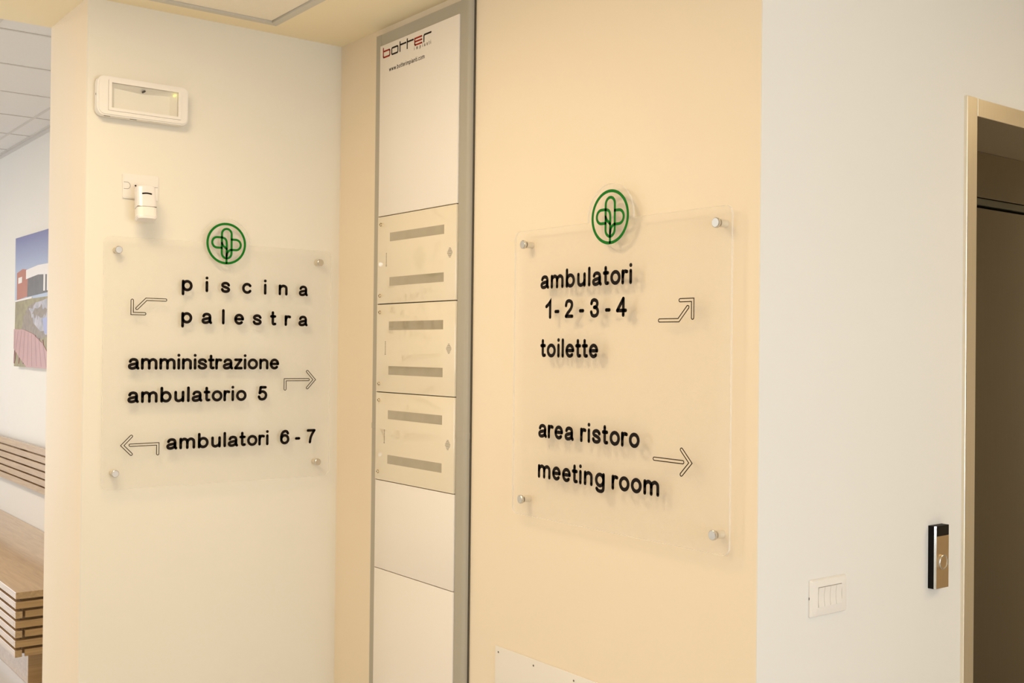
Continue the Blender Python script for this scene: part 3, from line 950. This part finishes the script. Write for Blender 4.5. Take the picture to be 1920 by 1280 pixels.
# ------------------------------------------------------------------ white protection board low on the yellow wall
wp = thing('wall_guard_board', 'thin white screwed board low on the cream wall', 'wall board', (XB, 2.4012, 0), WALL_B)
bm = new_bm(); bx(bm, 0, 0.845, -.004, -.0003, 0.16, 0.7662, .0012, 2)
obj('board', bm, 'white_plastic', wp)
bm = new_bm(); lathe(bm, [(0, -.0050), (.0020, -.0048), (.0028, -.0041), (0, -.0039)], 0, 0, 12)
sc0 = obj('screw', bm, 'ink_soft', wp, (.0147, 0, .7508))
for u in (.1675, .3285, .49, .66, .83):
    share(sc0, wp, (u, 0, .7500))

# ------------------------------------------------------------------ light switch (right wall)
ls = thing('light_switch', 'white light switch plate with narrow rockers below the right wall middle', 'light switch', (1.962, YC, 0.9965))
bm = new_bm()
PW, PH = .128, .0815
def plate_ring(inset, y, r):
    return [(p[0], y, p[1]) for p in rrect(inset, PW - inset, inset * .7, PH - inset * .7, r, 5)]
inner = rrect(.0215, .1055, .0213, .0650, .0012, 5)
rings = [plate_ring(0, -.0003, .004), plate_ring(0, -.0025, .004), plate_ring(.0035, -.0072, .004), plate_ring(.010, -.0088, .004), [(p[0], -.0092, p[1]) for p in inner], [(p[0], -.004, p[1]) for p in inner]]
VR = [[bm.verts.new(p) for p in r_] for r_ in rings]
for a, b in zip(VR, VR[1:]):
    for i in range(len(a)):
        j = (i + 1) % len(a)
        bm.faces.new((a[i], a[j], b[j], b[i]))
bm.faces.new(VR[-1])
obj('plate', bm, 'white_plastic', ls)
bm = new_bm()
hwk = .0204 / 2
prof = [(0, -.0110), (.011, -.0094), (.0205, -.0088), (.031, -.0096), (.0420, -.0112)]
a = [bm.verts.new((-hwk + .0003, y, z)) for z, y in prof]; b = [bm.verts.new((hwk - .0003, y, z)) for z, y in prof]
c = [bm.verts.new((-hwk + .0003, -.0045, z)) for z in (0, .042)]; d = [bm.verts.new((hwk - .0003, -.0045, z)) for z in (0, .042)]
for i in range(4):
    bm.faces.new((a[i], b[i], b[i + 1], a[i + 1]))
bm.faces.new(a + [c[1], c[0]]); bm.faces.new(b + [d[1], d[0]]); bm.faces.new((a[0], b[0], d[0], c[0])); bm.faces.new((a[-1], b[-1], d[1], c[1]))
rk0 = obj('rocker', bm, 'white_plastic', ls, (.0222 + hwk, 0, .0219))
for k in range(1, 4):
    share(rk0, ls, (.0222 + hwk + .0207 * k, 0, .0219))
bm = new_bm(); bx(bm, -.0004, .0015, -.0024, -.0008, .039, .0445)
obj('pry_slot', bm, 'ink', ls)

# ------------------------------------------------------------------ elevator call station
cs = thing('call_station', 'slim black and bronze elevator call button on the right wall', 'call button', (2.4205, YC, 1.005))
bm = new_bm()
extrude_z(bm, [(0, -.0003), (0, -.0160), (.0046, -.0190), (.058, -.0190), (.058, -.0003)], 0, .1515)
obj('housing', bm, 'black', cs)
bm = new_bm()
extrude_z(bm, [(-.0002, -.0158), (-.0002, -.0162), (.0045, -.0197), (.0050, -.0197), (.0050, -.0190), (.0046, -.0190)], .0003, .1512)
obj('edge_trim', bm, 'polished', cs)
bm = new_bm(); bx(bm, .0051, .058, -.0197, -.0191, .0004, .1265)
obj('face_plate', bm, 'bronze', cs)
bm = new_bm(); bx(bm, .0051, .058, -.0196, -.0191, .1268, .1511)
obj('display', bm, 'black_gloss', cs)
bm = new_bm(); lathe(bm, [(.0142, -.0238), (.0152, -.0252), (.0174, -.0252), (.0182, -.0244), (.0184, -.0197)], .0290, .0635, 36)
rg = obj('button', bm, 'chrome', cs)
bm = new_bm(); lathe(bm, [(0, -.0240), (.0143, -.0238), (.0143, -.0198)], .0290, .0635, 36)
obj('button_face', bm, 'bronze', rg)

# ------------------------------------------------------------------ elevator
ev = thing('elevator', 'brushed steel elevator doorway with closed shade-darkened steel doors', 'elevator', (2.566, YC, 0))
LZT, LZB, YR = 2.2215, 2.1755, 0.2465       # header top and bottom, depth of the recess from the wall plane
OW = 1.3
bm = new_bm(); bx(bm, 0, .0465, -.0095, YR, 0, LZT, .0008, 1)
obj('frame_post', bm, 'steel', ev)
bm = new_bm(); bx(bm, OW - .0465, OW, -.0095, YR, 0, LZT, .0008, 1)
obj('frame_post', bm, 'steel', ev)
bm = new_bm(); bx(bm, .0490, OW - .0490, -.0090, YR, LZB, LZT - .001, .0008, 1)
obj('header', bm, 'steel', ev)
bm = new_bm(); bx(bm, .0466, .0489, -.0080, .04, LZB, LZT - .002)
obj('seam', bm, 'black', ev)
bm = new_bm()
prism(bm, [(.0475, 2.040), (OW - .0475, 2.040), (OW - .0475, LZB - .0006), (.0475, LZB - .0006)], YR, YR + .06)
obj('lintel', bm, 'steel_shaded', ev)
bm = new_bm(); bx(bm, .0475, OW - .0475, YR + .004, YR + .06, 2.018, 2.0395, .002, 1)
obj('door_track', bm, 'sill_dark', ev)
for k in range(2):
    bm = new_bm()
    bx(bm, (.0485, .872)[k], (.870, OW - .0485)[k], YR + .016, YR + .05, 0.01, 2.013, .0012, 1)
    obj('door_leaf', bm, 'steel_shaded', ev)
bm = new_bm(); bx(bm, .0, OW, YR + .0705, YR + .08, 0, LZT)
obj('shaft_backing', bm, 'black', ev)
bm = new_bm(); bx(bm, .0475, OW - .0475, 0, YR + .06, -.0, .009)
obj('sill', bm, 'sill_dark', ev)

# ------------------------------------------------------------------ waiting room: slatted bench
bn = thing('slatted_bench', 'oak slatted bench against the wall beyond the passage', 'bench', (1.229, 5.25, 0))
BL, BD = 3.1, XD - 0.004 - 1.229
bm = new_bm(); bx(bm, 0, BD, 0, BL, .429, .460, .0015, 1)
obj('seat', bm, 'oak', bn)
for k in range(1, 7):
    zt = .460 - .0434 * k; zb = zt - .031
    if k % 2:
        bm = new_bm(); bx(bm, 0, .030, 0.0305, BL, zb, zt, .0012, 1); obj('front_slat', bm, 'oak', bn)
        bm = new_bm(); bx(bm, 0, BD - .03, 0, .030, zb, zt, .0012, 1); obj('end_slat', bm, 'oak_end', bn)
    else:
        bm = new_bm(); bx(bm, 0, .030, 0, BL, zb, zt, .0012, 1); obj('front_slat', bm, 'oak', bn)
        bm = new_bm(); bx(bm, .042, BD - .03, 0.004, .034, zb, zt, .0012, 1); obj('end_slat', bm, 'oak_end', bn)
bm = new_bm(); bx(bm, .034, BD - .02, .038, BL - .03, .175, .429)
obj('core', bm, 'oak_shadow', bn)
bm = new_bm(); bx(bm, .088, BD - .01, .13, BL - .05, 0.0005, .175, .001, 1)
obj('plinth', bm, 'oak_end', bn)

bk_ = thing('slatted_wall_rail', 'oak slatted backrest rail on the far wall above the bench', 'wall rail', (XD, 5.4, 0.702))
for k in range(6):
    bm = new_bm(); bx(bm, -.050, -.028, 0, 3.0, .0450 * k, .0450 * k + .0360, .0012, 1)
    obj('slat', bm, 'oak', bk_)
for q in (.3, 1.1, 1.9, 2.7):
    bm = new_bm(); bx(bm, -.028, -.0005, q, q + .06, .01, .25)
    obj('bracket', bm, 'cab_dark', bk_)

# ------------------------------------------------------------------ printed picture on the far wall (local x runs towards the camera)
PX0, PZ0, PWd, PHt = 7.545, 1.433, 1.15, .821
pc = thing('picture', 'frameless photo print of a red and white building on the far wall', 'picture', (XD, PX0, PZ0), WALL_B)
bm = new_bm(); bx(bm, 0, PWd, -.030, -.0005, 0, PHt)
obj('canvas', bm, 'white_plastic', pc)
def pic_mat(name, col, top=None, noise=.12, ns=9, stripes=None):
    mm = mat(name, col, 0.45, noise=noise, nscale=ns)
    if top:
        nt = mm.node_tree
        p = nt.nodes['Principled BSDF']
        tc = nt.nodes.new('ShaderNodeTexCoord'); sp = nt.nodes.new('ShaderNodeSeparateXYZ')
        nt.links.new(tc.outputs['Object'], sp.inputs[0])
        mr = nt.nodes.new('ShaderNodeMapRange'); mr.inputs[1].default_value = .55; mr.inputs[2].default_value = .82
        nt.links.new(sp.outputs['Z'], mr.inputs[0])
        mx = nt.nodes.new('ShaderNodeMix'); mx.data_type = 'RGBA'
        mx.inputs['A'].default_value = (*col, 1); mx.inputs['B'].default_value = (*top, 1)
        nt.links.new(mr.outputs[0], mx.inputs['Factor']); nt.links.new(mx.outputs['Result'], p.inputs['Base Color'])
    M[name] = mm
pic_mat('print_sky', (.42, .50, .66), (.17, .18, .40), noise=.02)
pic_mat('print_red', (.42, .13, .06)); pic_mat('print_white', (.80, .76, .74), noise=.03); pic_mat('print_dark', (.10, .085, .075), noise=.4, ns=20)
pic_mat('print_grass', (.28, .23, .09), noise=.5, ns=22); pic_mat('print_reed', (.25, .19, .13), noise=.55, ns=30); pic_mat('print_water', (.40, .38, .43), noise=.75, ns=16)
pic_mat('print_deck', (.50, .28, .27), noise=.15, ns=10); pic_mat('print_deck_line', (.38, .19, .19), noise=.15, ns=10); pic_mat('print_blue', (.33, .36, .62), noise=.1)
WV = .785                                                 # part of the picture's width that shows beside the passage
def pf(fx, fz): return (fx * WV, fz * PHt)
layers = [('print_sky', [(0, .50), (1.46, .50), (1.46, 1), (0, 1)]),
          ('print_grass', [(0, 0), (1.46, 0), (1.46, .52), (.02, .512)]),
          ('print_reed', [(.16, .245), (.55, .20), (1.46, .22), (1.46, .5), (.42, .46), (.30, .38)]),
          ('print_water', [(.46, .43), (.70, .49), (1.46, .50), (1.46, .20), (.95, .26), (.62, .33)]),
          ('print_blue', [(.86, .36), (1.46, .40), (1.46, .24), (.92, .25)]),
          ('print_reed', [(.55, .40), (.80, .46), (1.0, .42), (.86, .36), (.70, .37)]),
          ('print_red', [(.07, .515), (.42, .535), (.42, .735), (.25, .748), (.07, .725)]),
          ('print_dark', [(.40, .53), (1.46, .56), (1.46, .70), (.42, .68)]),
          ('print_white', [(.36, .665), (.72, .685), (1.46, .66), (1.46, .75), (.72, .755), (.36, .735)]),
          ('print_white', [(.88, .56), (.93, .56), (.93, .68), (.88, .68)]), ('print_white', [(.98, .56), (1.10, .56), (1.10, .68), (.98, .68)]),
          ('print_white', [(.12, .640), (.24, .645), (.24, .690), (.12, .685)]),
          ('print_white', [(0, .50), (.55, .515), (.55, .528), (0, .512)]),
          ('print_deck', [(0, .29), (.0, .14), (.16, .08), (.42, -.0), (1.2, 0), (1.08, .09), (.88, .18), (.60, .25), (.30, .285)])]
def rough_edge(P, amp, n=5):
    out = []
    for i, a in enumerate(P):
        b = P[(i + 1) % len(P)]
        for k in range(n):
            t_ = k / n
            out.append((a[0] + (b[0] - a[0]) * t_ + random.uniform(-amp, amp), a[1] + (b[1] - a[1]) * t_ + random.uniform(-amp, amp)))
    return out
for n, (mk, P) in enumerate(layers):
    bm = new_bm()
    if mk in ('print_reed', 'print_water') or (mk == 'print_dark' and P[0][1] < .45):
        P = rough_edge(P, .022)
    prism(bm, [(min(max(x, 0), PWd), min(max(z, 0), PHt)) for x, z in (pf(*p) for p in P)], -.0302 - .00025 * n, -.030)
    obj('printed_area', bm, mk, pc)
bm = new_bm()
for k in range(9):
    a = (.04 + .105 * k, .285 - .012 * max(0, k - 3) - (.012 if k > 6 else 0)); b = (a[0] - .16 + .035 * k, max(.01, a[1] - .26))
    P = [pf(max(.01, b[0]), b[1]), pf(max(.012, a[0]), a[1] - .01)]
    ribbon(bm, P, .006, -.0302 - .00025 * len(layers), -.030, caps=False)
obj('printed_area', bm, 'print_deck_line', pc)

bpy.context.view_layer.update()
